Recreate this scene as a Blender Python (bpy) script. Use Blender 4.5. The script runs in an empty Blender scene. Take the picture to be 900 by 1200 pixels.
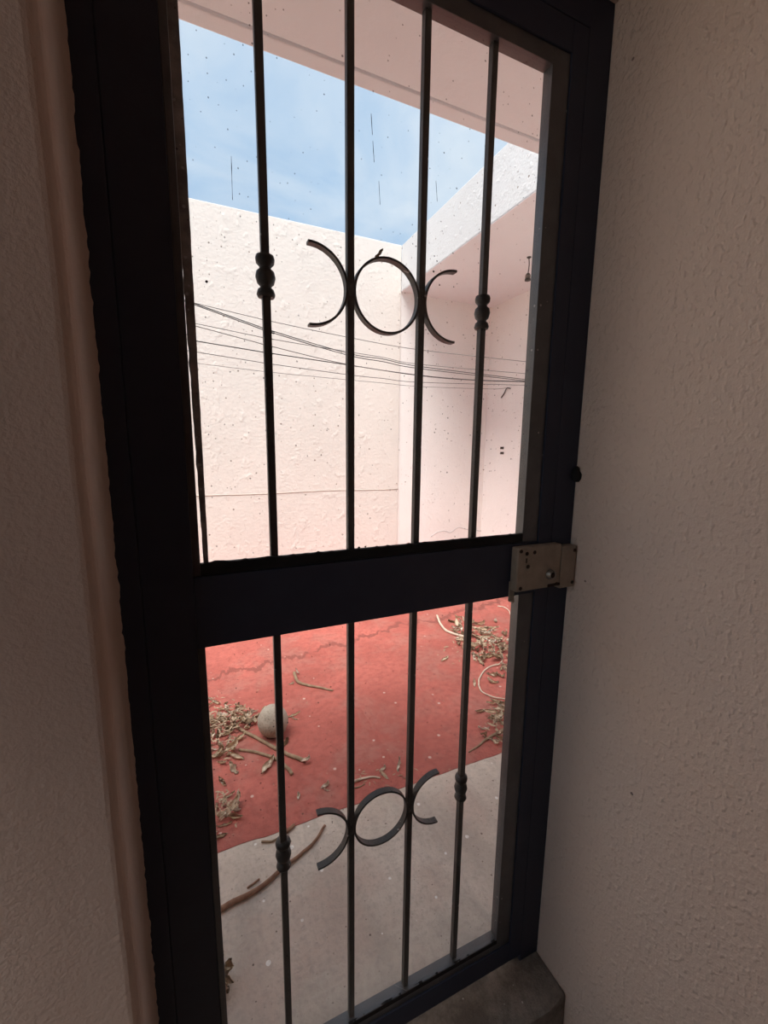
import bpy, bmesh, math, random
import numpy as np
from mathutils import Vector, Matrix, noise as mnoise

# ------------------------------------------------------------------ camera
F_PX, YAW, PITCH, ROLL = 490.234, 0.416488, 0.157612, 0.0110948
D = 0.69                       # camera to the door's inner face
CAM = Vector((0.0, -D, 1.366))
scene = bpy.context.scene
COL = scene.collection

def cam_axes():
    cy, sy = math.cos(YAW), math.sin(YAW)
    f = Vector((sy, cy, 0)); r = Vector((cy, -sy, 0)); u = Vector((0, 0, 1))
    cp, sp = math.cos(PITCH), math.sin(PITCH)
    f, u = f * cp - u * sp, u * cp + f * sp
    cr, sr = math.cos(ROLL), math.sin(ROLL)
    r, u = r * cr + u * sr, u * cr - r * sr
    return r, u, f
RT, UP, FW = cam_axes()
cam_data = bpy.data.cameras.new('camera')
cam = bpy.data.objects.new('camera', cam_data)
COL.objects.link(cam)
cam_data.sensor_fit = 'VERTICAL'
cam_data.sensor_height = 24.0
cam_data.lens = F_PX / 1200.0 * 24.0
cam_data.clip_start = 0.02
m = Matrix.Identity(4)
for i in range(3):
    m[i][0], m[i][1], m[i][2], m[i][3] = RT[i], UP[i], -FW[i], CAM[i]
cam.matrix_world = m
scene.camera = cam

def ray(px, py):
    return FW + RT * ((px - 450) / F_PX) - UP * ((py - 600) / F_PX)
def at_y(px, py, y):
    d = ray(px, py); return CAM + d * ((y - CAM.y) / d.y)
def at_z(px, py, z):
    d = ray(px, py); return CAM + d * ((z - CAM.z) / d.z)
def at_x(px, py, x):
    d = ray(px, py); return CAM + d * ((x - CAM.x) / d.x)

# ------------------------------------------------------------------ sky, sun, exposure
scene.view_settings.view_transform = 'Standard'
scene.view_settings.look = 'None'
scene.view_settings.gamma = 1.0
scene.view_settings.use_curve_mapping = False
scene.view_settings.exposure = 0.8
scene.cycles.use_denoising = True
scene.cycles.max_bounces = 12
scene.cycles.diffuse_bounces = 7
scene.cycles.transparent_max_bounces = 24
scene.cycles.sample_clamp_indirect = 6.0

world = bpy.data.worlds.new('sky')
scene.world = world
world.use_nodes = True
nt = world.node_tree
nt.nodes.clear()
def wn(t, **kw):
    n = nt.nodes.new(t)
    for k, v in kw.items(): setattr(n, k, v)
    return n
tc = wn('ShaderNodeTexCoord')
sep = wn('ShaderNodeSeparateXYZ'); nt.links.new(tc.outputs['Generated'], sep.inputs[0])
ramp = wn('ShaderNodeValToRGB')
ramp.color_ramp.elements[0].position = 0.0;  ramp.color_ramp.elements[0].color = (0.46, 0.54, 0.62, 1)
ramp.color_ramp.elements[1].position = 0.75; ramp.color_ramp.elements[1].color = (0.255, 0.37, 0.515, 1)
e = ramp.color_ramp.elements.new(0.42); e.color = (0.255, 0.375, 0.52, 1)
nt.links.new(sep.outputs['Z'], ramp.inputs[0])
mp = wn('ShaderNodeMapping'); mp.inputs['Scale'].default_value = (1.6, 1.6, 3.4)
mp.inputs['Location'].default_value = (0.35, 0.2, 0.1)
nt.links.new(tc.outputs['Generated'], mp.inputs[0])
cn = wn('ShaderNodeTexNoise'); cn.inputs['Scale'].default_value = 1.9; cn.inputs['Detail'].default_value = 7
cn.inputs['Roughness'].default_value = 0.55; cn.inputs['Distortion'].default_value = 0.6
nt.links.new(mp.outputs[0], cn.inputs['Vector'])
cr = wn('ShaderNodeValToRGB')
cr.color_ramp.elements[0].position = 0.34; cr.color_ramp.elements[0].color = (0, 0, 0, 1)
cr.color_ramp.elements[1].position = 0.78; cr.color_ramp.elements[1].color = (1, 1, 1, 1)
nt.links.new(cn.outputs['Fac'], cr.inputs[0])
mix = wn('ShaderNodeMix', data_type='RGBA')
nt.links.new(cr.outputs[0], mix.inputs['Factor'])
nt.links.new(ramp.outputs[0], mix.inputs['A'])
mix.inputs['B'].default_value = (0.50, 0.555, 0.60, 1)
bg = wn('ShaderNodeBackground'); bg.inputs['Strength'].default_value = 1.0
nt.links.new(mix.outputs['Result'], bg.inputs[0])
wo = wn('ShaderNodeOutputWorld'); nt.links.new(bg.outputs[0], wo.inputs[0])

sun_data = bpy.data.lights.new('sun', 'SUN')
sun_data.energy = 5.2
sun_data.angle = math.radians(48)          # veiled, hazy sun
sun_data.color = (1.0, 0.96, 0.91)
sun = bpy.data.objects.new('sun', sun_data)
COL.objects.link(sun)
sun.rotation_euler = Vector((0.29, 0.27, -0.91)).to_track_quat('-Z', 'Y').to_euler()
sun.location = (-3, -4, 8)

# ------------------------------------------------------------------ helpers
def link(name, me, mat, parent=None):
    o = bpy.data.objects.new(name, me)
    COL.objects.link(o)
    if mat and not me.materials: me.materials.append(mat)
    if parent: o.parent = parent
    return o
def tag(o, label=None, cat=None, group=None, kind=None):
    if label: o['label'] = label
    if cat: o['category'] = cat
    if group: o['group'] = group
    if kind: o['kind'] = kind
    return o
def empty(name, loc=(0, 0, 0)):
    o = bpy.data.objects.new(name, None)
    COL.objects.link(o); o.location = loc; o.empty_display_size = 0.05
    return o
def to_mesh(name, bm, smooth=False):
    me = bpy.data.meshes.new(name)
    bmesh.ops.recalc_face_normals(bm, faces=bm.faces)
    bm.to_mesh(me); bm.free()
    if smooth:
        for p in me.polygons: p.use_smooth = True
    return me
def bm_box(bm, x0, x1, y0, y1, z0, z1, bev=0.0):
    r = bmesh.ops.create_cube(bm, size=1.0)
    vs = r['verts']
    for v in vs:
        v.co.x = x0 + (v.co.x + .5) * (x1 - x0)
        v.co.y = y0 + (v.co.y + .5) * (y1 - y0)
        v.co.z = z0 + (v.co.z + .5) * (z1 - z0)
    if bev > 0:
        es = list({e for v in vs for e in v.link_edges})
        bmesh.ops.bevel(bm, geom=es, offset=bev, segments=2, affect='EDGES', profile=0.6)
    return bm
def box(name, x0, x1, y0, y1, z0, z1, mat, parent=None, bev=0.0):
    bm = bmesh.new(); bm_box(bm, x0, x1, y0, y1, z0, z1, bev)
    return link(name, to_mesh(name, bm), mat, parent)
def tube_bm(bm, pts, rad, seg=8, cap=True, flat=1.0):
    """tube through pts; rad number or list; flat squashes the section in z"""
    n = len(pts); rings = []
    pts = [Vector(p) for p in pts]
    ref = Vector((0, 0, 1))
    for i, p in enumerate(pts):
        t = (pts[min(i + 1, n - 1)] - pts[max(i - 1, 0)]).normalized()
        a = ref if abs(t.dot(ref)) < .95 else Vector((0, 1, 0))
        s = t.cross(a).normalized(); u = s.cross(t).normalized()
        r = rad[i] if isinstance(rad, (list, tuple)) else rad
        rings.append([bm.verts.new(p + s * (r * math.cos(k * math.tau / seg)) + u * (r * flat * math.sin(k * math.tau / seg))) for k in range(seg)])
    for a, b in zip(rings, rings[1:]):
        for k in range(seg):
            bm.faces.new((a[k], a[(k + 1) % seg], b[(k + 1) % seg], b[k]))
    if cap:
        bm.faces.new(rings[0][::-1]); bm.faces.new(rings[-1])
    return bm
def tube(name, pts, rad, mat, parent=None, seg=8, flat=1.0):
    bm = bmesh.new(); tube_bm(bm, pts, rad, seg, True, flat)
    return link(name, to_mesh(name, bm, True), mat, parent)
def lathe_mesh(name, prof, seg=20):
    bm = bmesh.new(); rings = []
    for r, z in prof:
        rings.append([bm.verts.new((r * math.cos(k * math.tau / seg), r * math.sin(k * math.tau / seg), z)) for k in range(seg)])
    for a, b in zip(rings, rings[1:]):
        for k in range(seg): bm.faces.new((a[k], a[(k + 1) % seg], b[(k + 1) % seg], b[k]))
    bm.faces.new(rings[0][::-1]); bm.faces.new(rings[-1])
    return to_mesh(name, bm, True)
def smooth_path(pts, n=6):
    """Catmull-Rom through the points"""
    P = [Vector(p) for p in pts]
    if len(P) < 3: return P
    P = [P[0] * 2 - P[1]] + P + [P[-1] * 2 - P[-2]]
    out = []
    for i in range(1, len(P) - 2):
        a, b, c, d = P[i - 1], P[i], P[i + 1], P[i + 2]
        for k in range(n):
            t = k / n
            out.append(0.5 * (2 * b + (c - a) * t + (2 * a - 5 * b + 4 * c - d) * t * t + (3 * b - a - 3 * c + d) * t ** 3))
    out.append(P[-2])
    return out

# ------------------------------------------------------------------ materials
class Mat:
    def __init__(s, name, rough=0.8, spec=0.3):
        s.m = bpy.data.materials.new(name); s.m.use_nodes = True
        s.nt = s.m.node_tree; s.b = s.nt.nodes['Principled BSDF']
        s.b.inputs['Roughness'].default_value = rough
        s.b.inputs['Specular IOR Level'].default_value = spec
        s.tc = s.n('ShaderNodeTexCoord'); s.nrm = None
    def n(s, t, **kw):
        x = s.nt.nodes.new(t)
        for k, v in kw.items(): setattr(x, k, v)
        return x
    def l(s, a, b): s.nt.links.new(a, b)
    def noise(s, scale, detail=4, rough=.55, stretch=None, dist=0.0, loc=(0, 0, 0)):
        n = s.n('ShaderNodeTexNoise')
        n.inputs['Scale'].default_value = scale; n.inputs['Detail'].default_value = detail
        n.inputs['Roughness'].default_value = rough; n.inputs['Distortion'].default_value = dist
        mpp = s.n('ShaderNodeMapping'); mpp.inputs['Scale'].default_value = stretch or (1, 1, 1)
        mpp.inputs['Location'].default_value = loc
        s.l(s.tc.outputs['Object'], mpp.inputs[0]); s.l(mpp.outputs[0], n.inputs['Vector'])
        return n.outputs['Fac']
    flat = False
    def vor(s, scale, stretch=None, loc=(0, 0, 0), rnd=1.0):
        n = s.n('ShaderNodeTexVoronoi'); n.inputs['Scale'].default_value = scale
        n.voronoi_dimensions = '2D'
        n.inputs['Randomness'].default_value = rnd
        mpp = s.n('ShaderNodeMapping'); mpp.inputs['Scale'].default_value = stretch or (1, 1, 1)
        mpp.inputs['Location'].default_value = loc
        if s.flat: src = s.tc.outputs['Object']
        else:                # upright surface: (x + y, z)
            sp_ = s.n('ShaderNodeSeparateXYZ'); s.l(s.tc.outputs['Object'], sp_.inputs[0])
            cb = s.n('ShaderNodeCombineXYZ'); s.l(s.math('ADD', sp_.outputs[0], sp_.outputs[1]), cb.inputs[0]); s.l(sp_.outputs[2], cb.inputs[1])
            src = cb.outputs[0]
        s.l(src, mpp.inputs[0]); s.l(mpp.outputs[0], n.inputs['Vector'])
        return n.outputs['Distance'], n.outputs['Color']
    def ramp(s, fac, p0, p1, c0=(0, 0, 0), c1=(1, 1, 1)):
        r = s.n('ShaderNodeValToRGB')
        e0, e1 = r.color_ramp.elements
        e0.position, e1.position = p0, p1
        e0.color = (*c0, 1); e1.color = (*c1, 1)
        s.l(fac, r.inputs[0]); return r.outputs[0]
    def math(s, op, a, b=None, clamp=False):
        n = s.n('ShaderNodeMath', operation=op, use_clamp=clamp)
        for i, v in enumerate((a, b)):
            if v is None: continue
            if isinstance(v, (int, float)): n.inputs[i].default_value = v
            else: s.l(v, n.inputs[i])
        return n.outputs[0]
    def mix(s, fac, a, b, mode='MIX'):
        n = s.n('ShaderNodeMix', data_type='RGBA', blend_type=mode)
        for sock, v in (('Factor', fac), ('A', a), ('B', b)):
            if isinstance(v, (int, float)): n.inputs[sock].default_value = v
            elif isinstance(v, tuple): n.inputs[sock].default_value = (*v[:3], 1)
            else: s.l(v, n.inputs[sock])
        return n.outputs['Result']
    def speck(s, scale, radius, keep, loc=(0, 0, 0), stretch=None):
        """sparse round specks: voronoi cells, of which a share is kept"""
        d, c = s.vor(scale, stretch, loc)
        sx = s.n('ShaderNodeSeparateXYZ'); s.l(c, sx.inputs[0])
        k = s.math('LESS_THAN', sx.outputs[0], keep)
        r = s.math('MULTIPLY', sx.outputs[1], radius)
        return s.math('MULTIPLY', s.math('LESS_THAN', d, r), k)
    def bump(s, h, strength, dist):
        n = s.n('ShaderNodeBump'); n.inputs['Strength'].default_value = strength; n.inputs['Distance'].default_value = dist
        s.l(h, n.inputs['Height'])
        if s.nrm is not None: s.l(s.nrm, n.inputs['Normal'])
        s.nrm = n.outputs[0]
    def done(s, col):
        if isinstance(col, tuple): s.b.inputs['Base Color'].default_value = (*col, 1)
        else: s.l(col, s.b.inputs['Base Color'])
        if s.nrm is not None: s.l(s.nrm, s.b.inputs['Normal'])
        return s.m

def plaster(name, col, dark=.9, grain=55, amount=.35, specks=True, bumps=True):
    M = Mat(name, .9, .2)
    c2 = tuple(v * dark for v in col)
    c = M.mix(M.ramp(M.noise(1.6, 5, .6), .35, .7), col, c2)
    c = M.mix(M.math('MULTIPLY', M.ramp(M.noise(9, 4), .45, .75), .35), c, tuple(v * .93 for v in col))
    if specks:
        c = M.mix(M.math('MULTIPLY', M.speck(9, .07, .35), .8), c, (.16, .12, .09))
        c = M.mix(M.math('MULTIPLY', M.speck(24, .10, .22, (3, 1, 7)), .7), c, (.30, .24, .19))
    M.bump(M.noise(grain, 3, .6), amount, .01)
    if bumps:
        M.bump(M.ramp(M.noise(grain * .33, 2, .5, (1, 1, .8)), .58, .76), amount * .8, .012)
    return M.done(c)

m_inner_shade = plaster('interior_plaster_shade_tone', (.54, .40, .33), .95, 150, .2, False, False)  # right wall's paint in a darker tone, standing in for dimmer light
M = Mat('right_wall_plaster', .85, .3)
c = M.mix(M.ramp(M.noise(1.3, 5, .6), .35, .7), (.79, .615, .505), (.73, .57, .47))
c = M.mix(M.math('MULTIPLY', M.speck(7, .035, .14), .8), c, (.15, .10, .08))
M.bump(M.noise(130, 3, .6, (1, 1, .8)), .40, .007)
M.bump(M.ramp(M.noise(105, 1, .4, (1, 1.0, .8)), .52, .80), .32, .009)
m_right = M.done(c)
m_far = plaster('cream_exterior_plaster', (.745, .70, .65), .95, 38, .30)
m_white = plaster('white_parapet_plaster', (.60, .60, .60), .93, 60, .28)
m_pink = plaster('pinkish_carport_plaster', (.89, .865, .835), .95, 45, .18)
m_soffit = plaster('pinkish_soffit_plaster', (.83, .84, .86), .96, 40, .12, False, False)
m_bwall = plaster('exterior_house_plaster', (.78, .70, .64), .95, 45, .2, False)
m_ridge = plaster('darker_ridge_plaster', (.50, .44, .39), .9, 60, .2, False, False)
m_ceil = plaster('room_ceiling_paint', (.66, .60, .55), .96, 60, .15, False, False)

# red painted concrete
M = Mat('red_floor_paint', .75, .3); M.flat = True
c = M.mix(M.ramp(M.noise(1.5, 6, .7), .40, .60), (.325, .083, .064), (.44, .122, .095))
c = M.mix(M.math('MULTIPLY', M.ramp(M.noise(3.3, 6, .7, None, .4, (4, 2, 0)), .48, .62), .65), c, (.33, .148, .118))
c = M.mix(M.math('MULTIPLY', M.ramp(M.noise(30, 4, .6), .45, .62), .6), c, (.27, .07, .055))
sx = M.n('ShaderNodeSeparateXYZ'); M.l(M.tc.outputs['Object'], sx.inputs[0])
# long wandering crack across the slab
wob = M.math('MULTIPLY', M.math('SUBTRACT', M.noise(3.2, 6, .72, (1, .1, 1), 0, (7, 0, 0)), .5), .55)
ln = M.math('SUBTRACT', M.math('SUBTRACT', sx.outputs[1], M.math('ADD', M.math('MULTIPLY', sx.outputs[0], .17), 1.83)), wob)
crk = M.math('LESS_THAN', M.math('ABSOLUTE', ln), M.math('MULTIPLY', M.ramp(M.noise(7, 3, .6), .30, .62), .034))
c = M.mix(M.math('MULTIPLY', crk, .75), c, (.19, .055, .043))
c = M.mix(M.math('MULTIPLY', M.speck(9, .07, .35), .8), c, (.58, .42, .36))
c = M.mix(M.math('MULTIPLY', M.speck(14, .06, .15, (2, 5, 0)), .8), c, (.10, .04, .03))
M.bump(M.noise(45, 5, .65), .55, .012)
M.bump(M.math('MULTIPLY', crk, -1.0), .7, .006)
m_red = M.done(c)

# bare grey concrete with sweeping marks and paint specks
M = Mat('grey_floor_concrete', .85, .25); M.flat = True
c = M.mix(M.ramp(M.noise(1.8, 6, .7), .40, .60), (.49, .415, .35), (.64, .555, .475))
c = M.mix(M.math('MULTIPLY', M.ramp(M.noise(6, 5, .6, (1, .25, 1), .3, (2, 0, 0)), .47, .62), .65), c, (.40, .345, .295))
c = M.mix(M.math('MULTIPLY', M.ramp(M.noise(2.3, 4, .6, None, 0, (9, 3, 0)), .53, .64), .55), c, (.52, .39, .325))
c = M.mix(M.math('MULTIPLY', M.speck(10, .08, .30, (1, 2, 0)), .9), c, (.85, .83, .79))
c = M.mix(M.math('MULTIPLY', M.speck(4, .09, .22, (4, 9, 0)), .75), c, (.85, .83, .79))
c = M.mix(M.math('MULTIPLY', M.ramp(M.noise(60, 4, .7), .48, .66), .5), c, (.36, .31, .27))
c = M.mix(M.math('MULTIPLY', M.speck(16, .06, .2, (6, 2, 0)), .85), c, (.10, .07, .06))
M.bump(M.noise(60, 5, .65), .4, .008)
m_grey = M.done(c)

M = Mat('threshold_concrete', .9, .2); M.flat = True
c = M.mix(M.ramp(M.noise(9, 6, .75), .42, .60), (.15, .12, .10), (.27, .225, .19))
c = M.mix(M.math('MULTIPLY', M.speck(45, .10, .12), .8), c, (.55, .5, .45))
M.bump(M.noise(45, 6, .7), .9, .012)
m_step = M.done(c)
M = Mat('room_floor_tile', .6, .4)
M.bump(M.noise(40, 4), .1, .003)
m_earth = plaster('bare_earth', (.30, .255, .21), .85, 8, .3, False)
m_floor = M.done(M.mix(M.ramp(M.noise(3, 5), .3, .7), (.17, .135, .11), (.21, .17, .14)))

def metal(name, col, rough=.45, wear=(.05, .05, .055), grain=120, spec=.5, chips=0.0):
    M = Mat(name, rough, spec)
    c = M.mix(M.ramp(M.noise(14, 5, .65), .4, .75), col, wear)
    if chips:
        c = M.mix(M.math('MULTIPLY', M.speck(60, .16, chips), .8), c, (.34, .31, .29))
    M.bump(M.noise(grain, 3, .6), .12, .003)
    return M.done(c)
m_steel = metal('black_painted_steel', (.028, .032, .052), .55, (.034, .039, .060), 90, .3)
m_bead = metal('glossy_black_bead', (.045, .042, .044), .34, (.085, .08, .082), 160, .75, .06)
m_bar = metal('weathered_black_bar', (.024, .020, .018), .5, (.044, .038, .034), 160, .45, .10)
m_flake = metal('flaking_paint_steel', (.10, .08, .07), .6, (.38, .31, .28), 90, .5, .45)
m_lock = metal('dull_bronze_lock', (.24, .19, .145), .5, (.38, .30, .23), 140, .5)
m_lock2 = metal('bright_worn_metal', (.30, .26, .22), .35, (.36, .32, .28), 140, .6)
m_lock2.node_tree.nodes['Principled BSDF'].inputs['Metallic'].default_value = .7
m_rust = metal('dark_rust', (.030, .018, .013), .8, (.05, .03, .02), 160, .2)
m_putty = metal('old_black_putty', (.016, .014, .014), .9, (.03, .027, .026), 200, .2)

# dusty window glass
M = Mat('dusty_glass', .5, .5)
tr = M.n('ShaderNodeBsdfTransparent'); tr.inputs[0].default_value = (.985, .985, .985, 1)
gl = M.n('ShaderNodeBsdfGlossy'); gl.inputs['Roughness'].default_value = .02; gl.inputs[0].default_value = (1, 1, 1, 1)
df = M.n('ShaderNodeBsdfDiffuse'); df.inputs[0].default_value = (.42, .39, .36, 1)
dk = M.n('ShaderNodeBsdfDiffuse'); dk.inputs[0].default_value = (.03, .025, .02, 1)
fr = M.n('ShaderNodeLayerWeight'); fr.inputs['Blend'].default_value = .5
refl = M.math('ADD', M.math('MULTIPLY', M.math('POWER', fr.outputs['Facing'], 5.0), .55), .02)
mx1 = M.n('ShaderNodeMixShader'); M.l(refl, mx1.inputs[0]); M.l(tr.outputs[0], mx1.inputs[1]); M.l(gl.outputs[0], mx1.inputs[2])
sx = M.n('ShaderNodeSeparateXYZ'); M.l(M.tc.outputs['Object'], sx.inputs[0])
low = M.ramp(M.math('ADD', sx.outputs[2], M.math('MULTIPLY', M.noise(9, 4), .06)), .08, .22, (1, 1, 1), (0, 0, 0))
dust = M.math('ADD', M.math('MULTIPLY', M.ramp(M.noise(5, 6, .65), .4, .75), .02), M.math('MULTIPLY', low, .16))
dust = M.math('ADD', dust, .008)
mx2 = M.n('ShaderNodeMixShader'); M.l(dust, mx2.inputs[0]); M.l(mx1.outputs[0], mx2.inputs[1]); M.l(df.outputs[0], mx2.inputs[2])
gn = M.n('ShaderNodeNewGeometry'); gs = M.n('ShaderNodeSeparateXYZ'); M.l(gn.outputs['True Normal'], gs.inputs[0])
inner = M.math('LESS_THAN', M.math('ABSOLUTE', M.math('SUBTRACT', sx.outputs[1], .009)), .001)     # grime sits on the room side only
sp = M.math('ADD', M.speck(38, .060, .20), M.speck(85, .085, .20, (3, 0, 1), (1, .75, 1)), True)
mx3 = M.n('ShaderNodeMixShader'); M.l(M.math('MULTIPLY', M.math('MULTIPLY', sp, inner), .6), mx3.inputs[0]); M.l(mx2.outputs[0], mx3.inputs[1]); M.l(dk.outputs[0], mx3.inputs[2])
M.l(mx3.outputs[0], M.nt.nodes['Material Output'].inputs[0])
m_glass = M.m
m_dirt = Mat('dark_grime', .9, .1).done((.035, .03, .028))

def simple(name, c0, c1, scale=20, rough=.8, spec=.2, bump=.2):
    M = Mat(name, rough, spec)
    M.bump(M.noise(scale * 3, 4), bump, .003)
    return M.done(M.mix(M.ramp(M.noise(scale, 4, .6), .35, .68), c0, c1))
m_leafs = [simple('dry_leaf_tan', (.62, .50, .36), (.84, .72, .57), 30),
           simple('dry_leaf_brown', (.40, .29, .19), (.64, .51, .37), 30),
           simple('dry_leaf_pale', (.72, .64, .53), (.88, .80, .70), 30)]
m_crumb = simple('dry_leaf_crumb', (.26, .18, .115), (.50, .385, .27), 14)
m_stalk = simple('dry_stalk_brown', (.20, .135, .085), (.33, .235, .155), 40)
m_pod = simple('reddish_brown_stalk', (.20, .10, .065), (.30, .17, .11), 40)
m_twig = simple('bleached_twig', (.50, .40, .31), (.66, .55, .44), 40)
M = Mat('speckled_stone', .95, .1)
c = M.mix(M.ramp(M.noise(14, 6, .7), .35, .7), (.38, .33, .27), (.47, .41, .335))
c = M.mix(M.math('MULTIPLY', M.ramp(M.noise(110, 3, .7), .52, .66), .75), c, (.17, .135, .10))
M.bump(M.noise(90, 4, .7), .6, .006)
m_stone = M.done(c)
m_cable = simple('black_cable_rubber', (.035, .035, .038), (.06, .06, .06), 40, .6)
m_cable2 = simple('grey_cable_sheath', (.15, .145, .14), (.20, .19, .185), 40, .6)
m_plug = simple('dark_plastic', (.05, .045, .042), (.08, .075, .07), 60, .5)

# ------------------------------------------------------------------ the setting
ZF = -0.03                 # patio level
YW = 3.31                  # far wall
XF = 1.93                  # carport edge
XR = 3.04                  # carport right wall
ZS = 2.876                 # underside of eave and carport slab
ZT = 3.296                 # top of the walls
XL = -4.5
S = dict(kind='structure')
FX0, FX1, FZ1 = -0.119, 0.780, 2.208        # door opening in the masonry

def structure(o, label): return tag(o, label, None, None, 'structure')

structure(box('wall_far', XL - .15, XF, YW, YW + .15, ZF, ZT, m_far, bev=.006), 'cream plastered wall across the patio under the sky')
structure(box('wall_carport_back', XF, XR + .15, YW + .012, YW + .15, ZF, ZS + .3, m_pink), 'pinkish plastered back wall of the carport')
structure(box('wall_carport_right', XR, XR + .15, 1.95, YW + .012, ZF, ZS + .3, m_pink), 'pinkish side wall of the carport with two dark outlets')
structure(box('wall_patio_left', XL - .15, XL, .06, YW, ZF, ZT, m_far), 'cream plastered wall along the side of the patio')
structure(box('trim_1', XF, XF + .14, .10, YW, ZS + .004, ZT, m_white, bev=.005), 'white parapet band along the carport roof edge')
structure(box('ceiling_carport', XF + .003, XR + .15, .10, YW + .012, ZS, ZS + .14, m_soffit), 'pinkish flat ceiling of the carport')
# eave over the door with a drip groove near its edge
ZE = 2.55
YE = at_z(420, 102, ZE).y
bm = bmesh.new()
bm_box(bm, XL - .15, XF - .002, .06, YE - .068, ZE, ZE + .15)
bm_box(bm, XL - .15, XF - .002, YE - .068, YE - .055, ZE + .010, ZE + .15)
bm_box(bm, XL - .15, XF - .002, YE - .055, YE, ZE, ZE + .15, .005)
structure(link('ceiling_eave', to_mesh('ceiling_eave', bm), m_soffit), 'pinkish eave slab with a drip groove above the door')

YB = at_z(420, 941, ZF).y    # red / grey border on the patio
XP = -.40                  # red paint cut off here, unseen; grey slab beyond for neutral bounce
xs = [XP + (XR - XP) * k / 120 for k in range(121)]
yb = [YB + .006 * (mnoise.noise(Vector((x * 9, 0, 0)))) + .004 * mnoise.noise(Vector((x * 40, 3, 0))) for x in xs]
def strip_floor(name, y_other, z, mat, label):
    bm = bmesh.new()
    a = [bm.verts.new((x, y, z)) for x, y in zip(xs, yb)]
    b = [bm.verts.new((x, y_other, z)) for x in xs]
    a2 = [bm.verts.new((x, y, z - .08)) for x, y in zip(xs, yb)]
    b2 = [bm.verts.new((x, y_other, z - .08)) for x in xs]
    n = len(xs)
    for i in range(n - 1):
        bm.faces.new((a[i], a[i + 1], b[i + 1], b[i]))
        bm.faces.new((a2[i + 1], a2[i], b2[i], b2[i + 1]))
        bm.faces.new((a[i + 1], a[i], a2[i], a2[i + 1]))
        bm.faces.new((b[i], b[i + 1], b2[i + 1], b2[i]))
    bm.faces.new((a[0], b[0], b2[0], a2[0])); bm.faces.new((a[-1], a2[-1], b2[-1], b[-1]))
    structure(link(name, to_mesh(name, bm), mat), label)
strip_floor('floor_patio', YW + .15, ZF, m_red, 'red painted concrete floor of the patio')
strip_floor('floor_walkway', .05, ZF - .002, m_grey, 'bare grey concrete walkway outside the door')

structure(box('floor_added_side', XL, XP, .05, YW, ZF - .10, ZF - .001, m_grey), 'added grey concrete slab left of the red floor for neutral bounce')  # unseen grey slab put in so less red light bounces up
structure(box('floor_added_driveway', XR, XR + 6, -3, YW + 4, ZF - .12, ZF - .02, m_grey), 'added grey concrete slab beyond the carport that bounces light in')  # unseen slab added to bounce sunlight up to the carport ceiling
# house masonry around the door
structure(box('wall_front_right', FX1, XR + .15, .0, .10, -.15, ZS + .16, m_bwall), 'exterior house wall beside the door frame')
structure(box('wall_right', FX1, FX1 + .15, -5.2, .0, -.15, 2.75, m_right), 'beige bumpy plaster wall right of the door')
structure(box('wall_lintel', FX0, FX1, -.11, .06, FZ1, ZS + .16, m_inner_shade), 'beige plaster above the door frame')
structure(box('wall_back', -1.35, FX1 + .15, -5.35, -5.2, -.15, 2.75, m_inner_shade), 'beige plaster wall at the back of the room')
XI = -1.2                  # unseen room side wall, opened with an added window to light the room
WY0, WY1, WZ0, WZ1 = -1.25, -.16, .55, 2.45
bm = bmesh.new()
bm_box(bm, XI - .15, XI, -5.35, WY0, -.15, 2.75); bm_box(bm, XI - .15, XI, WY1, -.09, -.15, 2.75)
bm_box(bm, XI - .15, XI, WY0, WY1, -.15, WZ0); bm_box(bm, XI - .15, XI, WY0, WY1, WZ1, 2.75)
structure(link('wall_room_side', to_mesh('wall_room_side', bm), m_inner_shade), 'beige plaster side wall of the room with an added window')
added_win = empty('added_window_1', (XI - .08, (WY0 + WY1) / 2, WZ0)); structure(added_win, 'added unseen black framed window that lights the room')  # unseen window added as a daylight source for the room
structure(box('ceiling', -1.35, FX1 + .15, -5.35, -.0, 2.65, 2.80, m_ceil), 'plain painted ceiling of the room')
structure(box('floor', -1.35, FX1 + .15, -5.35, -.10, -.25, -.13, m_floor), 'brown floor of the room')
wl, wh, wt = (WY1 - WY0) / 2, WZ1 - WZ0, .04
for a_ in ((-wl, wl, 0, wt), (-wl, wl, wh - wt, wh), (-wl, -wl + wt, wt, wh - wt), (wl - wt, wl, wt, wh - wt), (-.02, .02, wt, wh - wt)):
    box('added_window_frame', -.02, .02, a_[0], a_[1], a_[2], a_[3], m_steel, added_win)
structure(box('ground', -14, 14, -14, 14, -.45, -.30, m_earth), 'bare ground around the house')
# left wall: rounded plaster corner and a ragged edge against the door frame
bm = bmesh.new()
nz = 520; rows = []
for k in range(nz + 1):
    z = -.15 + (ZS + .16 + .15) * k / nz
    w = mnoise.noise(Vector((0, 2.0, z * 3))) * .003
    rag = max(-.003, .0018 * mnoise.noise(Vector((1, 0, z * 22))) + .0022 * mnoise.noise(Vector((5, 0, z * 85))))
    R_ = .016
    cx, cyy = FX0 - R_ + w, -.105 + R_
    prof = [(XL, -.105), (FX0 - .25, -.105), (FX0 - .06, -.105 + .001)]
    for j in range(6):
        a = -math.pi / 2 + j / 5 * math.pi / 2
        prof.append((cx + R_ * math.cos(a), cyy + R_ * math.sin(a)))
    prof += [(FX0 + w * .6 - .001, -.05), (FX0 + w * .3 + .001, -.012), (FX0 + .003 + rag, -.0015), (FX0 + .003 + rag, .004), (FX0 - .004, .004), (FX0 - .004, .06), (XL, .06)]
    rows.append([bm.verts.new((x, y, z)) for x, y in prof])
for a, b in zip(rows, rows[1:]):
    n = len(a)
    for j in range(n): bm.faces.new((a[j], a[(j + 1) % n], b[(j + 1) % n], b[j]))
bm.faces.new(rows[0]); bm.faces.new(rows[-1][::-1])
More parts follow.
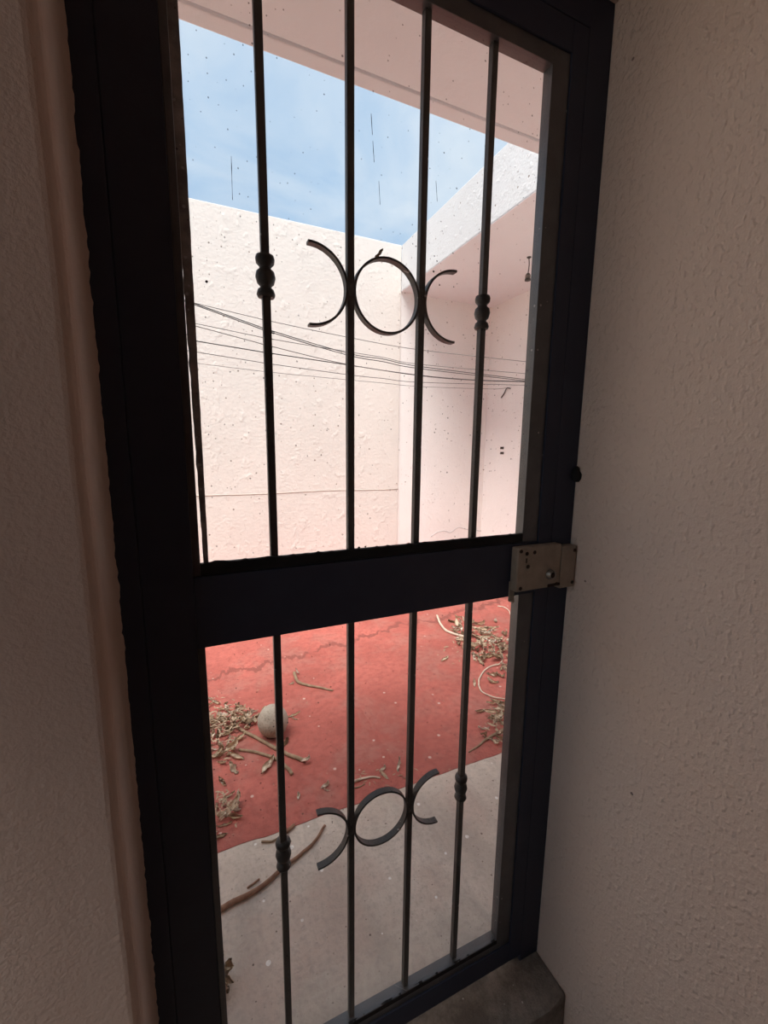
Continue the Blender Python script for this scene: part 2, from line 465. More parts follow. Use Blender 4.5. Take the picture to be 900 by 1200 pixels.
structure(link('wall_left', to_mesh('wall_left', bm, False), m_inner_shade), 'beige plaster wall with a rounded corner left of the door')
# concrete threshold step
bm = bmesh.new(); bm_box(bm, FX0, FX1, -.105, .055, -.20, 0.0, .008)
bmesh.ops.subdivide_edges(bm, edges=[e for e in bm.edges if e.calc_length() > .3], cuts=30)
for v in bm.verts:
    if v.co.z > -.05 and v.co.y < -.05: v.co.y += .006 * mnoise.noise(v.co * 14); v.co.z += .004 * mnoise.noise(v.co * 11)
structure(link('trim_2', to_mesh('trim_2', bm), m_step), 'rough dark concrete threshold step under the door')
# faint horizontal ridge across the far wall, in a darker plaster colour
wf = bpy.data.objects['wall_far']
pts = []
z0 = at_y(350, 577, YW).z
for k in range(40):
    x = XL + (XF - XL) * k / 39
    pts.append((x, YW + .002, z0 + .012 * mnoise.noise(Vector((x * 1.3, 0, 4)))))
tube('plaster_ridge', pts, .006, m_ridge, wf, 6)
wb = bpy.data.objects['wall_carport_back']
pts = []
for px, py in [(505, 629), (512, 624), (521, 622), (528, 624), (537, 618), (546, 620), (556, 621), (566, 623)]:
    q = at_y(px, py, YW + .012); pts.append((q.x, YW + .012, q.z))
tube('plaster_crack', smooth_path(pts, 4), .0045, m_white, wb, 5)

# ------------------------------------------------------------------ door frame (trim) and its keeper
frame = empty('trim_3', (FX0, 0, 0)); structure(frame, 'black painted steel frame around the glazed door')
def fpart(o, root):
    o.parent = root; o.matrix_parent_inverse = Matrix.Translation(-root.location); return o
TH = .028
XS0, XS1 = -.088, .718          # door leaf
ZD0, ZD1 = .022, 2.146
fpart(box('jamb', FX0 - .003, XS0 - .0006, 0, .05, 0.0, FZ1, m_steel, bev=.002), frame)
fpart(box('jamb', XS1 + .0006, FX1 - .001, 0, .05, 0.0, FZ1, m_steel, bev=.002), frame)
fpart(box('header', XS0 - .002, XS1 + .002, 0, .05, ZD1 + .002, FZ1, m_steel, bev=.002), frame)
fpart(box('door_stop', XS0 - .003, XS0 + .012, TH + .001, .05, 0.0, FZ1, m_steel), frame)
fpart(box('door_stop', XS1 - .012, XS1 + .003, TH + .001, .05, 0.0, FZ1, m_steel), frame)
fpart(box('door_stop', XS0 + .012, XS1 - .012, TH + .001, .05, ZD1 - .012, ZD1 + .003, m_steel), frame)
keeper = fpart(box('lock_keeper', .730, .774, -.022, 0.0, 1.051, 1.148, m_lock, bev=.003), frame)
def screw(x, z, y, parent, mat=m_rust, r=.004):
    me = lathe_mesh('screw', [(r, 0), (r, .0012), (r * .6, .002), (r * .2, .002)], 10)
    o = link('screw', me, mat); o.rotation_euler = (math.pi / 2, 0, 0); o.location = (x, y, z)
    o.parent = parent
    o.matrix_parent_inverse = Matrix.Translation(-frame.location) if parent is keeper else Matrix.Identity(4)
    return o
for z in (1.062, 1.137):
    s_ = screw(.768, z, -.022, keeper); s_.matrix_parent_inverse = Matrix.Identity(4)
# crumbs of putty where the jamb meets the wall
bm = bmesh.new(); bmesh.ops.create_icosphere(bm, subdivisions=2, radius=.011)
for v in bm.verts: v.co += v.co.normalized() * .006 * mnoise.noise(v.co * 120); v.co.z *= 1.6
lump = link('putty_lump', to_mesh('putty_lump', bm, True), m_putty); lump.location = (FX1 - .006, -.004, 1.366 - .085 * D * 1.0)
fpart(lump, frame)

# ------------------------------------------------------------------ the door leaf
door = empty('door_1', (XS0, 0, ZD0))
structure(door, 'black steel door with two glass panes and wrought iron bars')
def dp(o): return fpart(o, door)
TH = .028
PX0, PX1 = -.006, .638                     # glazed opening
UZ0, UZ1 = 1.180, 2.066                    # upper pane
LZ0, LZ1 = .110, 1.042                     # lower pane
RZ0, RZ1 = 1.042, 1.160                    # lock rail
dp(box('stile', XS0, PX0 - .011, 0, TH, ZD0, ZD1, m_steel, bev=.0015))
dp(box('stile', .680, XS1, 0, TH, ZD0, ZD1, m_steel, bev=.0015))
dp(box('rail', PX0 - .011, .680, 0, TH, UZ1 + .028, ZD1, m_steel, bev=.0015))
dp(box('rail', PX0 - .011, .680, 0, TH, RZ0, RZ1, m_steel, bev=.0015))
dp(box('rail', PX0 - .011, .680, 0, TH, ZD0, LZ0 - .030, m_steel, bev=.0015))
# stepped glazing beads, one strip on each side of a pane
for z0, z1 in ((RZ1, UZ1), (LZ0, LZ1)):
    dp(box('glazing_bead', PX0 - .011, PX0, .004, TH, z0 - (0 if z0 > 1 else .03), z1 + (.028 if z0 > 1 else 0), m_bead, bev=.001))
    dp(box('glazing_bead', PX1, .680, .004, TH, z0 - (0 if z0 > 1 else .03), z1 + (.028 if z0 > 1 else 0), m_bead, bev=.001))
dp(box('glazing_bead', PX0, PX1, .004, TH, UZ1, UZ1 + .028, m_bead, bev=.001))
dp(box('glazing_bead', PX0, PX1, .004, TH, LZ0 - .030, LZ0, m_bead, bev=.001))
dp(box('glazing_bead', PX0, PX1, .006, TH, RZ1, UZ0 - .004, m_bead, bev=.001))
# ragged putty line on the lock rail and at the bottom of the lower pane
def putty(x0, x1, z0, h, seed):
    bm = bmesh.new(); n = 150; rows = []
    for k in range(n + 1):
        x = x0 + (x1 - x0) * k / n
        t = max(.0, mnoise.noise(Vector((x * 26, seed, 0)))) * .5 + max(0, mnoise.noise(Vector((x * 90, seed, 5)))) * .5
        top = z0 + h + .008 * t
        rows.append([bm.verts.new((x, .0035, z0)), bm.verts.new((x, .0035, top - .001)), bm.verts.new((x, .0075, top)), bm.verts.new((x, .0075, z0))])
    for a, b in zip(rows, rows[1:]):
        for j in range(4): bm.faces.new((a[j], a[(j + 1) % 4], b[(j + 1) % 4], b[j]))
    bm.faces.new(rows[0]); bm.faces.new(rows[-1][::-1])
    dp(link('putty', to_mesh('putty', bm), m_putty))
putty(PX0, PX1, RZ1 + .002, UZ0 - RZ1 - .002, 1.0)
putty(PX0, PX1, LZ0 - .012, .011, 7.0)
# glass
YG = .009
g_up = dp(box('glass_pane', PX0 - .002, PX1 + .002, YG, YG + .003, UZ0 - .008, UZ1 + .004, m_glass))
g_lo = dp(box('glass_pane', PX0 - .002, PX1 + .002, YG, YG + .003, LZ0 - .004, LZ1 + .003, m_glass))
# flaking stop bar on the outer side, slightly out of plumb
bm = bmesh.new(); nz = 90; rows = []
for k in range(nz + 1):
    t = k / nz; z = RZ1 + .003 + (UZ1 - RZ1 - .004) * t
    x0 = -.0010 - .0062 * min(1, t * 1.7); x1 = .0065 + .0012 * t
    j0 = .0016 * mnoise.noise(Vector((0, z * 55, 1))); j1 = .0006 * mnoise.noise(Vector((0, z * 40, 9)))
    rows.append([bm.verts.new((x0 + j0, .022, z)), bm.verts.new((x1 + j1, .022, z)), bm.verts.new((x1 + j1, .030, z)), bm.verts.new((x0 + j0, .030, z))])
for a, b in zip(rows, rows[1:]):
    for j in range(4): bm.faces.new((a[j], a[(j + 1) % 4], b[(j + 1) % 4], b[j]))
bm.faces.new(rows[0]); bm.faces.new(rows[-1][::-1])
o = dp(link('stop_bar', to_mesh('stop_bar', bm), m_flake)); o['label'] = 'flaking stop bar beside the upper pane'
# bars, collars and scrolls
YBAR = .0195; HB = .0062
BX = (.1097, .247, .381, .516)
collar_prof = [(.0075, -.031), (.0125, -.031), (.0142, -.027), (.0122, -.020), (.0088, -.0175), (.0088, -.015), (.0128, -.011),
               (.0152, -.002), (.0135, .006), (.0090, .010), (.0090, .013), (.0138, .018), (.0146, .024), (.0132, .029), (.0085, .031)]
collar_me = lathe_mesh('collar', collar_prof, 18); collar_me.materials.append(m_bar)
for zlo, zhi, zc in ((RZ1, UZ1 + .004, 1.6215), (LZ0 - .004, LZ1 + .002, .588)):
    for i, x in enumerate(BX):
        b = box('bar', x - HB, x + HB, YBAR - HB, YBAR + HB, zlo + .002, zhi, m_bar, bev=.0012)
        dp(b)
        if i in (0, 3):
            c_ = link('collar', collar_me, m_bar, b); c_.location = (x, YBAR, zc)
def flat_ring(cx, cz, r, a0, a1, n, closed):
    """flat iron strip bent in the plane of the door"""
    bm = bmesh.new(); rows = []; th, dp_ = .0019, .0068
    cnt = n if closed else n + 1
    for k in range(cnt):
        a = a0 + (a1 - a0) * k / n
        ca, sa = math.cos(a), math.sin(a)
        rows.append([bm.verts.new((cx + (r + s1 * th) * ca, YBAR + s2 * dp_, cz + (r + s1 * th) * sa)) for s1, s2 in ((-1, -1), (1, -1), (1, 1), (-1, 1))])
    prs = list(zip(rows, rows[1:])) + ([(rows[-1], rows[0])] if closed else [])
    for a, b in prs:
        for j in range(4): bm.faces.new((a[j], a[(j + 1) % 4], b[(j + 1) % 4], b[j]))
    if not closed: bm.faces.new(rows[0]); bm.faces.new(rows[-1][::-1])
    return to_mesh('scroll', bm)
RC = (BX[2] - BX[1]) / 2 - HB - .0005
for zc in (1.6205, .588):
    dp(link('ring', flat_ring((BX[1] + BX[2]) / 2, zc, RC, 0, math.tau, 48, True), m_bar))
    dp(link('scroll', flat_ring(BX[1] - HB - RC - .002, zc, RC + .0015, -math.pi / 2 - .04, math.pi / 2 + .04, 30, False), m_bar))
    dp(link('scroll', flat_ring(BX[2] + HB + RC + .002, zc, RC + .0015, math.pi / 2 - .04, math.pi * 1.5 + .04, 30, False), m_bar))
    for x in (BX[1], BX[2]):      # weld beads
        bm = bmesh.new(); bmesh.ops.create_icosphere(bm, subdivisions=2, radius=.008)
        for v in bm.verts: v.co.z *= 2.0; v.co.x *= 1.05; v.co += v.co.normalized() * .001 * mnoise.noise(v.co * 300)
        w = link('weld', to_mesh('weld', bm, True), m_bar); w.location = (x, YBAR, zc); dp(w)
# rim lock
lock = dp(box('lock_case', .606, .7285, -.022, 0.0, 1.058, 1.1555, m_lock, bev=.004))
lock['label'] = 'dull bronze rim lock with a round key cylinder'
LP = Matrix.Translation(-door.location)
def lpart(o):
    o.parent = lock; return o
def cyl_y(name, x, z, y0, prof, mat, seg=20):
    o = link(name, lathe_mesh(name, prof, seg), mat); o.rotation_euler = (math.pi / 2, 0, 0); o.location = (x, y0, z)
    return lpart(o)
kc = at_y(645, 673, -.024); kx, kz = kc.x, kc.z
cyl_y('key_cylinder', kx, kz, -.022, [(.0115, 0), (.0115, .002), (.0100, .004), (.0095, .010), (.0080, .011), (.0070, .0095), (.0068, .0085)], m_lock2)
cyl_y('keyhole', kx, kz - .0005, -.0305, [(.0055, 0), (.0055, .0012), (.003, .002), (.001, .002)], m_rust)
for x, z in ((.613, 1.1485), (.629, 1.142), (.650, 1.143), (.617, 1.066), (.720, 1.064), (.634, 1.113)):
    screw(x, z, -.022, lock, m_rust, .0042)
lpart(box('rust_slot', .6275, .6305, -.0226, -.0218, 1.122, 1.132, m_rust))
lpart(box('latch_plate', .694, .729, -.0235, -.0215, 1.060, 1.066, m_rust))
# little bent plate at the corner of the lower pane
o = dp(box('corner_tab', .604, .618, -.004, .0, 1.032, 1.078, m_lock, bev=.001))
o = dp(box('corner_chip', .611, .619, -.0045, .003, 1.028, 1.036, m_lock2, bev=.001))
# grime streaks on the glass
def streak(px, py0, py1, w, par):
    bm = bmesh.new(); rows = []
    n = 14
    for k in range(n + 1):
        q = at_y(px + (k / n) * 1.5, py0 + (py1 - py0) * k / n, YG - .0004)
        ww = w * (.35 + .8 * abs(mnoise.noise(Vector((px, k * .9, 0)))))
        rows.append((bm.verts.new((q.x - ww, YG - .0004, q.z)), bm.verts.new((q.x + ww, YG - .0004, q.z))))
    for a, b in zip(rows, rows[1:]): bm.faces.new((a[0], a[1], b[1], b[0]))
    r = bmesh.ops.extrude_face_region(bm, geom=bm.faces[:])
    for v in r['geom']:
        if isinstance(v, bmesh.types.BMVert): v.co.y += .0006
    o = link('grime_streak', to_mesh('grime_streak', bm), m_dirt); o.parent = par
    return o
for a in ((271, 183, 234, .0006), (435, 133, 158, .0007), (437, 165, 190, .0006), (444, 212, 240, .0004), (511, 212, 236, .0004)):
    streak(*a, g_up)
for px, py, r in ((508, 318, 3), (512, 306, 2.4), (509, 300, 2), (515, 334, 2.5), (506, 327, 2), (242, 330, 3), (421, 642, 4), (428, 641, 3), (415, 643, 2.5)):
    q = at_y(px, py, YG - .0006)
    bm = bmesh.new(); bmesh.ops.create_icosphere(bm, subdivisions=1, radius=r * .0006)
    for v in bm.verts: v.co.y *= .35; v.co += v.co * .8 * mnoise.noise(v.co * 900 + Vector((px, py, 0)))
    o = link('grime_spot', to_mesh('grime_spot', bm, True), m_dirt); o.location = q; o.parent = g_up

# ------------------------------------------------------------------ cables across the patio
YC = 2.10
def cable(pts, rad, mat, label, end=None, y=None):
    global YC; YC += .014; P = [at_y(a, b, y or YC) for a, b in pts]
    d = (P[1] - P[0]).normalized(); P = [P[0] + d * ((XL - P[0].x) / d.x)] + P
    d = (P[-1] - P[-2]).normalized()
    if end is not None: P.append(Vector(end))
    else: P.append(P[-1] + d * ((XR - P[-1].x) / d.x))
    o = tube('overhead_cable', smooth_path(P, 5), rad, mat, None, 6)
    tag(o, label, 'cable', 'cables strung across the patio')
    return o
cable([(219, 353), (311, 375), (407, 395), (492, 410), (618, 424)], .0022, m_cable2, 'topmost thin grey cable strung straight across the patio')
cable([(229, 356), (311, 385.2), (407, 413.8), (450, 421), (492, 429.5), (618, 445)], .0028, m_cable, 'steep black cable, the upper of a close pair')
cable([(229, 357.5), (311, 387.2), (407, 416), (450, 424), (492, 432), (618, 446.6)], .0028, m_cable, 'steep black cable, the lower of a close pair')
cable([(229, 379), (311, 396), (407, 412), (450, 419), (492, 427), (618, 438)], .0022, m_cable2, 'thin grey cable crossing the steep black pair')
cable([(229, 382), (311, 404), (407, 427), (492, 439.6), (555, 445), (618, 447)], .0026, m_cable2, 'grey cable that joins a flatter black cable midway')
cable([(232, 400), (311, 413), (407, 427.5), (492, 440.2), (555, 445.5), (618, 447.6)], .0032, m_cable, 'thick black cable in the middle of the bunch')
cable([(233, 413), (311, 425.5), (407, 439), (450, 443.6), (492, 448), (618, 451.5)], .0024, m_cable2, 'thin grey cable second from the bottom of the bunch')
# wall hook where the lowest cable ends
hk = at_x(597, 456, XR)
cable([(233, 426), (311, 435.5), (407, 445), (450, 449), (492, 453), (575, 455.8)], .0022, m_cable2, 'lowest thin grey cable of the bunch', (XR - .02, hk.y + .01, hk.z + .012), hk.y + .01)
tip = at_x(588, 466, XR)
o = tube('wall_hook', smooth_path([(XR, hk.y - .02, hk.z + .004), (XR - .02, hk.y + .01, hk.z + .012), (XR - .02, hk.y + .03, hk.z), (XR - .012, (hk.y + tip.y) / 2 + .01, (hk.z + tip.z) / 2 - .002), (XR - .008, tip.y, tip.z)], 4), .006, m_plug, None, 6)
tag(o, 'small dark bent hook on the carport wall under the cables', 'hook')
# two small dark outlet boxes one above the other
for k, py in enumerate((525, 531)):
    q = at_x(588.5, py, XR)
    root = empty('outlet_box', (XR, q.y, q.z))
    tag(root, ('upper' if k == 0 else 'lower') + ' of two tiny dark outlets on the carport wall', 'outlet', 'outlets on the carport wall')
    box('cover', -.006, 0, -.028, .028, -.013, .013, m_plug, root, .002)
    box('socket_face', -.008, -.005, -.016, .016, -.007, .007, m_rust, root, .001)
# bulb holder hanging from the carport ceiling
q = at_z(620, 301, ZS + .002)
root = empty('pendant_lamp', (q.x, q.y, ZS + .002))
tag(root, 'bare bulb holder hanging on a short cord from the carport ceiling', 'lamp')
zb = at_y(619, 320, q.y).z - (ZS + .002); ze = at_y(618.6, 329, q.y).z - (ZS + .002)
link('ceiling_rose', lathe_mesh('ceiling_rose', [(.018, 0), (.018, -.006), (.008, -.012), (.003, -.014)], 12), m_plug, root)
tube('cord', smooth_path([(0, 0, -.01), (.006, 0, zb * .5), (0, 0, zb)], 5), .004, m_plug, root, 6)
h_ = zb - ze
so = link('socket', lathe_mesh('socket', [(.006, zb), (.013, zb - h_ * .08), (.020, zb - h_ * .3), (.021, zb - h_ * .75), (.024, zb - h_ * .8), (.024, ze), (.008, ze)], 14), m_plug, root)
for f_ in (.35, .55):
    link('socket_ring', lathe_mesh('socket_ring', [(.020, zb - h_ * f_), (.023, zb - h_ * (f_ + .04)), (.020, zb - h_ * (f_ + .1))], 14), m_lock2, so)

# ------------------------------------------------------------------ stone ball, stalks and dry leaves on the patio
def G(px, py): return at_z(px, py, ZF)
bm = bmesh.new(); bmesh.ops.create_icosphere(bm, subdivisions=4, radius=.072)
for v in bm.verts:
    v.co += v.co.normalized() * (.004 * mnoise.noise(v.co * 14) + .0015 * mnoise.noise(v.co * 60))
    v.co.z *= 1.06
g0 = G(321, 866)
ball = link('stone_ball', to_mesh('stone_ball', bm, True), m_stone)
ball.location = (g0.x + .003, g0.y + .035, ZF + .073)
tag(ball, 'round grey speckled stone ball lying on the red floor', 'stone ball')
BALL = ball.location

def stalk(name, pts, r0, r1, mat, label, cat='stalk', group=None, zs=None, tip=None):
    P = []
    for i, (a, b) in enumerate(pts):
        q = G(a, b); z = (zs[i] if zs else 0)
        P.append(Vector((q.x, q.y, ZF + z)))
    P = smooth_path(P, 6); n = len(P)
    rad = [r0 + (r1 - r0) * i / (n - 1) for i in range(n)]
    for i in range(n):
        P[i] = P[i] + Vector((.003 * mnoise.noise(P[i] * 25), .003 * mnoise.noise(P[i] * 25 + Vector((9, 0, 0))), rad[i] * .9))
    root = tube(name, P, rad, mat, None, 8)
    tag(root, label, cat, group)
    return root
stalk('dry_stalk', [(345, 790), (349, 800), (360, 804), (376, 807), (390, 810)], .010, .005, m_stalk, 'curved brown stalk lying alone on the red floor beyond the ball')
stalk('dry_stalk', [(271, 848), (285, 858), (304, 868), (322, 878), (345, 889), (358, 893)], .007, .009, m_stalk, 'long brown stalk leaning past the grey stone ball')
stalk('dry_stalk', [(280, 880), (295, 882), (310, 886), (326, 892), (338, 903), (342, 909)], .006, .008, m_stalk, 'thinner brown stalk curving in front of the grey stone ball')
stalk('dry_stalk', [(258, 1068), (282, 1055), (305, 1042), (330, 1020), (352, 1003), (368, 988), (381, 968)], .0085, .0045, m_pod, 'long reddish brown curved stalk on the grey concrete')
stalk('dry_stalk', [(334, 978), (345, 968)], .007, .006, m_pod, 'short reddish brown stalk across the edge of red paint')
stalk('dry_stalk', [(307, 987), (318, 987), (328, 983), (341, 987)], .004, .003, m_stalk, 'thin twig lying along the edge of red paint')
stalk('dry_stalk', [(290, 1041), (297, 1036), (304, 1031)], .003, .003, m_pod, 'tiny dark twig beside the long reddish stalk')
stalk('dry_stalk', [(512, 722), (516, 732), (523, 740), (535, 745), (548, 748)], .008, .010, m_twig, 'pale stalk reaching out of the leaf heap by the carport')
stalk('dry_stalk', [(586, 779), (572, 783), (563, 793), (561, 803), (566, 812), (580, 818), (592, 820)], .005, .004, m_twig, 'thin looped stem lying below the leaf heap by the carport')
stalk('dry_stalk', [(583, 711), (590, 712), (596, 716), (598, 721)], .006, .004, m_twig, 'short pale hooked stem beyond the leaf heap by the carport')
stalk('dry_stalk', [(549, 882), (560, 875), (572, 866), (584, 860), (594, 855)], .003, .009, m_stalk, 'pointed brown stalk beside the edge of the grey concrete')
stalk('dry_stalk', [(413, 918), (424, 914), (436, 911), (446, 912)], .006, .003, m_twig, 'bleached twig on the red floor near the grey concrete')
stalk('dry_stalk', [(415, 924), (422, 922), (428, 919)], .003, .002, m_stalk, 'dark sliver of twig beside the bleached twig')

# what lies on the patio is settled: a height map keeps the top of all that lies there already
HX0, HY0, HC = -.45, .45, .003
HM = np.full((1200, 980), ZF)
def hcell(p):
    ix = np.clip(((p[:, 0] - HX0) / HC).astype(int), 1, HM.shape[0] - 2)
    iy = np.clip(((p[:, 1] - HY0) / HC).astype(int), 1, HM.shape[1] - 2)
    return ix, iy
def hadd(p):
    ix, iy = hcell(p)
    for a, b in ((0, 0), (1, 0), (-1, 0), (0, 1), (0, -1), (1, 1), (-1, -1), (1, -1), (-1, 1)):
        np.maximum.at(HM, (ix + a, iy + b), p[:, 2])
def samples(me, n=4):
    """points spread over every face of a mesh"""
    out = []
    co = [v.co for v in me.vertices]
    for f in me.polygons:
        q = [co[k] for k in f.vertices]
        if len(q) > 4:
            out += [tuple(v) for v in q]; continue
        if len(q) == 3: q.append(q[2])
        for a in range(n + 1):
            for b in range(n + 1):
                u, v = a / n, b / n
                out.append(tuple(q[0] * (1 - u) * (1 - v) + q[1] * u * (1 - v) + q[2] * u * v + q[3] * (1 - u) * v))
    return np.array(out)
for o in [x for x in COL.objects if x.name.split('.')[0] in ('dry_stalk', 'stone_ball')]:
    hadd(samples(o.data, 4) + np.array(o.location))

rnd = random.Random(11)
def leaf_mesh(k):
    """curled, folded dry leaf, about 1 unit long along x"""
    r = random.Random(100 + k)
    curl = r.uniform(1.2, 3.2); roll = r.uniform(1.2, 2.6); wmax = r.uniform(.12, .22)
    twist = r.uniform(-2.2, 2.2); nu, nv = 9, 5
    bm = bmesh.new(); rows = []
    for i in range(nu + 1):
        u = i / nu
        w = wmax * math.sin(math.pi * min(1, u * .96 + .03)) ** .75 * (1.1 - .35 * u)
        a = curl * (u - .3)
        cx = math.sin(a) / curl; cz = (1 - math.cos(a)) / curl
        row = []
        for j in range(nv + 1):
            v = (j / nv - .5) * 2
            b = v * roll
            y = w * math.sin(b) / roll * 1.2; z = w * (1 - math.cos(b)) / roll * 1.3
            tw = twist * (u - .5)
            y, z = y * math.cos(tw) - z * math.sin(tw), y * math.sin(tw) + z * math.cos(tw)
            z += .11 * mnoise.noise(Vector((u * 6, v * 2, k * 3.1)))
            y += .10 * mnoise.noise(Vector((u * 9, v * 2, k * 5.7)))
            row.append(bm.verts.new((cx - z * math.sin(a), y, cz + z * math.cos(a))))
        rows.append(row)
    for a, b in zip(rows, rows[1:]):
        for j in range(nv): bm.faces.new((a[j], a[j + 1], b[j + 1], b[j]))
    g = bmesh.ops.solidify(bm, geom=bm.faces[:], thickness=.014)
    me = to_mesh('dry_leaf', bm, True)
    zmin = min(v.co.z for v in me.vertices)
    for v in me.vertices: v.co.z = (v.co.z - zmin) * .62      # pressed flat
    return me
LEAF = []
for k in range(9):
    me = leaf_mesh(k); me.materials.append(m_leafs[(0, 1, 0, 2, 1, 0, 2, 0, 1)[k]]); LEAF.append(me)
PTS = [samples(me, 4) for me in LEAF]
def put_leaf(spots, size, label, group, k=None, rz=None):
    """tries the spots and keeps the one where the leaf lies lowest on what is under it"""
    k = rnd.randrange(len(LEAF)) if k is None else k
    best = None
    for n, (px, py) in enumerate(spots):
        q = G(px, py)
        e = Matrix.Rotation((rnd.uniform(0, math.tau) if rz is None else rz + rnd.uniform(-.5, .5) * (n > 0)), 3, 'Z') @ Matrix.Rotation(rnd.uniform(-.15, .15), 3, 'Y') @ Matrix.Rotation(rnd.uniform(-.15, .15), 3, 'X')
        p = PTS[k] @ (np.array(e).T * size) + np.array((q.x, q.y, 0))
        ix, iy = hcell(p)
        z = (HM[ix, iy] - p[:, 2]).max() - .0004
        top = p[:, 2].max() + z - ZF
        if best is None or top < best[0]: best = (top, z, q, e, p)
        if rz is not None and top < .055: break
    top, z, q, e, p = best
    p[:, 2] += z; hadd(p)
    o = bpy.data.objects.new('dry_leaf', LEAF[k]); COL.objects.link(o)
    o.scale = (size, size, size); o.rotation_euler = e.to_euler(); o.location = (q.x, q.y, z)
    if group: label = label.replace('leaf', ('tan', 'brown', 'pale')[(0, 1, 0, 2, 1, 0, 2, 0, 1)[k]] + ' leaf', 1)
    tag(o, label, 'leaf', group)
    return o
def heap(cx, cy, sx_, sy_, n, smin, smax, label, group, poly=None):
    for i in range(n):
        spots = []
        while len(spots) < 9:
            px = cx + rnd.gauss(0, sx_); py = cy + rnd.gauss(0, sy_)
            if not poly or poly(px, py): spots.append((px, py))
        put_leaf(spots, rnd.uniform(smin, smax), label, group)
LA = 'dry curled leaf in the heap left of the stone ball'
heap(256, 858, 9, 13, 46, .05, .10, LA, 'dry leaves left of the stone ball')
LB = 'dry curled leaf scattered behind the stone ball'
heap(286, 844, 13, 4.5, 22, .05, .10, LB, 'dry leaves behind the stone ball')
LC = 'dry curled leaf in the loose heap between stone ball and walkway'
heap(262, 950, 7, 11, 15, .05, .085, LC, 'dry leaves near the walkway')
LD = 'dry curled leaf in the heap by the carport'
heap(565, 757, 14, 8, 60, .07, .14, LD, 'dry leaves in the heap by the carport', lambda x, y: y > 722 and (y - 745) < 1.0 * (x - 535) + 8)
heap(546, 736, 8, 5, 18, .07, .13, LD, 'dry leaves in the heap by the carport')
heap(592, 775, 8, 9, 18, .06, .12, LD, 'dry leaves in the heap by the carport')
LE = 'dry curled leaf beside the pointed stalk near the grey walkway'
heap(582, 838, 7, 7, 14, .06, .12, LE, 'dry leaves beside the pointed stalk')
heap(580, 862, 7, 6, 10, .05, .09, LE, 'dry leaves beside the pointed stalk')
# single leaves, each with its own spot
for px, py, s, k, rz, lab in ((278, 945, .085, 3, 1.2, 'pale dry leaf lying flat in front of the loose heap'),
                              (268, 884, .13, 5, .5, 'large folded pale leaf in front of the heap left of the ball'),
                              (275, 903, .10, 5, 2.2, 'crumpled pale leaf near the large folded leaf'),
                              (312, 902, .12, 7, .9, 'pale pointed leaf caught on the thinner stalk by the ball'),
                              (357, 896, .075, 3, .3, 'pale curl at the end of the long stalk by the ball'),
                              (349, 790, .07, 6, 1.8, 'pale curled leaf on the end of the lone stalk'),
                              (341, 802, .05, 5, .2, 'tiny tan leaf beside the lone stalk'),
                              (520, 774, .085, 0, .4, 'small tan leaf alone on red floor between iron bars'),
                              (578, 800, .11, 5, 2.9, 'folded tan leaf inside the looped stem'),
                              (556, 803, .07, 0, 1.1, 'small crumpled leaf touching the looped stem'),
                              (341, 840, .08, 2, .1, 'tan leaf beside the right flank of the stone ball'),
                              (346, 843, .06, 6, 2.6, 'small pale leaf just right of the stone ball'),
                              (332, 874, .09, 4, .6, 'brown leaf under the long stalk by the ball'),
                              (380, 923, .07, 3, .5, 'small pale leaf near the iron scroll bars'),
                              (383, 927, .05, 6, 2.5, 'tiny bleached leaf flake on the red floor'),
                              (448, 903, .06, 3, .4, 'pale forked leaf beyond the bleached twig'),
                              (467, 900, .09, 6, 1.0, 'pale narrow leaf upright beyond the bleached twig'),
                              (452, 911, .06, 0, 2.0, 'tan leaf beside the tip of the bleached twig'),
                              (350, 935, .05, 3, 1.4, 'tiny pale leaf flake lying in front of the stalks'),
                              (271, 958, .11, 7, 1.0, 'broad orange-tan leaf at the edge of the loose heap')):
    put_leaf([(px, py)] + [(px + rnd.uniform(-1, 1) * n * .35, py + rnd.uniform(-1, 1) * n * .35) for n in range(1, 26)], s, lab, None, k, rz)
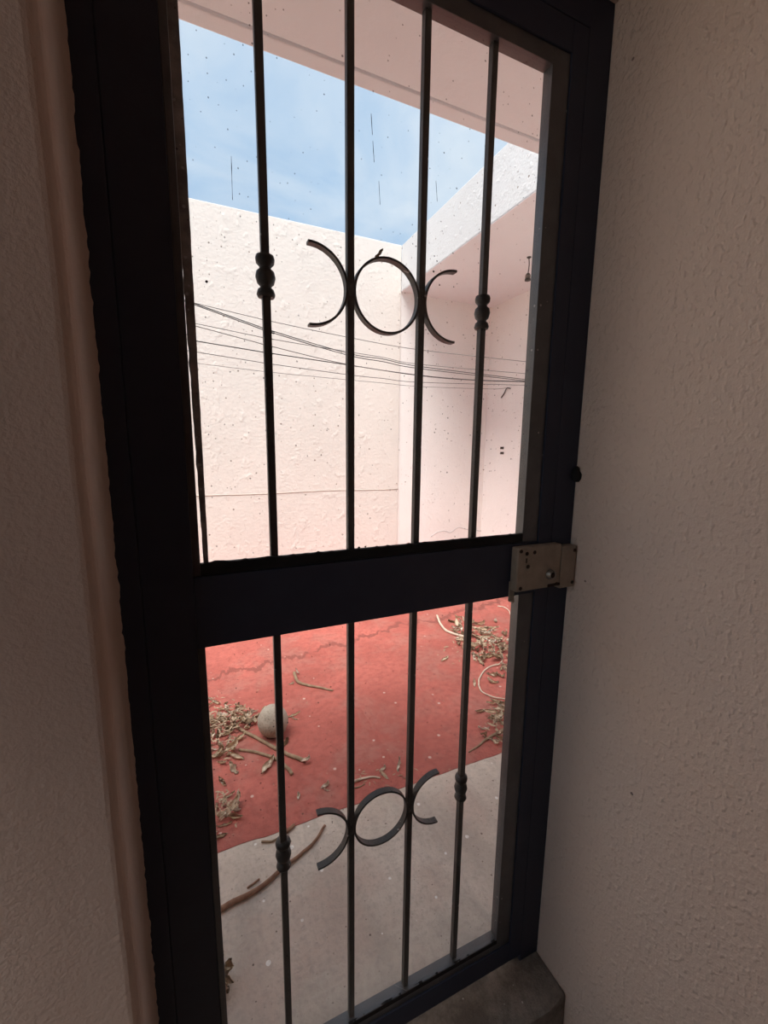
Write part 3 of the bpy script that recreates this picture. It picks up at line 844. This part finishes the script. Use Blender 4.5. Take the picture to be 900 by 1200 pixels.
# fine crumbs between the leaves
def litter(name, spots, label):
    bm = bmesh.new(); r = random.Random(5)
    for cx, cy, sx_, sy_, n, sz in spots:
        for i in range(n):
            q = G(cx + r.gauss(0, sx_), cy + r.gauss(0, sy_))
            if (Vector((q.x, q.y)) - Vector((BALL.x, BALL.y))).length < .10: continue
            L_ = sz * r.uniform(.35, 1.0); a = r.uniform(0, math.tau); w = L_ * r.uniform(.07, .18)
            dx, dy = math.cos(a), math.sin(a); t = r.uniform(.12, .3) * L_
            prof = [(-.5, 0), (-.1, t * .7), (.5, t * .2)]
            top = [Vector((q.x + dx * L_ * s_ - dy * w * (1 - abs(s_)), q.y + dy * L_ * s_ + dx * w * (1 - abs(s_)), h2)) for s_, h2 in prof]
            bot = [Vector((q.x + dx * L_ * s_ + dy * w * (1 - abs(s_)), q.y + dy * L_ * s_ - dx * w * (1 - abs(s_)), h2 * .6)) for s_, h2 in prof]
            g = []
            for j in range(2):
                for u in range(6):
                    for v in range(4):
                        f, h = u / 5, v / 3
                        g.append((top[j].lerp(top[j + 1], f)).lerp(bot[j].lerp(bot[j + 1], f), h))
            g = np.array([tuple(x) for x in g]); ix, iy = hcell(g)
            z = (HM[ix, iy] - g[:, 2]).max()
            if z - ZF > .07: continue
            g[:, 2] += z; hadd(g)
            tv = [bm.verts.new(p + Vector((0, 0, z))) for p in top]; bv = [bm.verts.new(p + Vector((0, 0, z))) for p in bot]
            for j in range(2): bm.faces.new((tv[j], tv[j + 1], bv[j + 1], bv[j]))
    o = link(name, to_mesh(name, bm), m_crumb); tag(o, label, 'leaf litter', None, 'stuff')
litter('leaf_litter', [(258, 855, 12, 16, 130, .035), (290, 848, 16, 7, 70, .03), (262, 950, 9, 14, 50, .03), (566, 757, 18, 10, 170, .04), (586, 850, 9, 16, 70, .03), (440, 910, 22, 5, 26, .022), (400, 850, 90, 50, 40, .014)], 'crumbs of dry leaf strewn over the red floor')

# withered tuft beside the left edge of the door, on the walkway
tp = at_z(262, 1160, ZF)
root = empty('withered_tuft', (tp.x, tp.y, ZF)); tag(root, 'withered brown tuft of leaves on the grey walkway by the frame', 'dry plant')
r = random.Random(3)
for k in range(9):
    o = link('dry_leaf_blade', LEAF[(1, 4, 8, 0)[k % 4]], None, root)
    o.scale = (.085, .085, .085)
    o.rotation_euler = (r.uniform(-.5, .5), r.uniform(-.9, -.1), r.uniform(0, math.tau))
    o.location = (r.uniform(-.022, .012), r.uniform(-.03, .03), .008 + r.uniform(0, .02))
tube('stem', smooth_path([(-.02, .06, .006), (-.008, .03, .012), (-.005, 0, .02)], 5), .005, m_stalk, root, 6)
# small leaf stuck above the upper iron ring
q = at_y(445, 297, YBAR)
o = bpy.data.objects.new('dry_leaf', LEAF[4]); COL.objects.link(o)
o.scale = (.030, .030, .030); o.rotation_euler = (1.3, -.75, .1); o.location = (q.x - .004, YBAR, (1.6205 + RC) + .0035)
tag(o, 'small dark leaf caught on top of the upper iron ring', 'leaf')
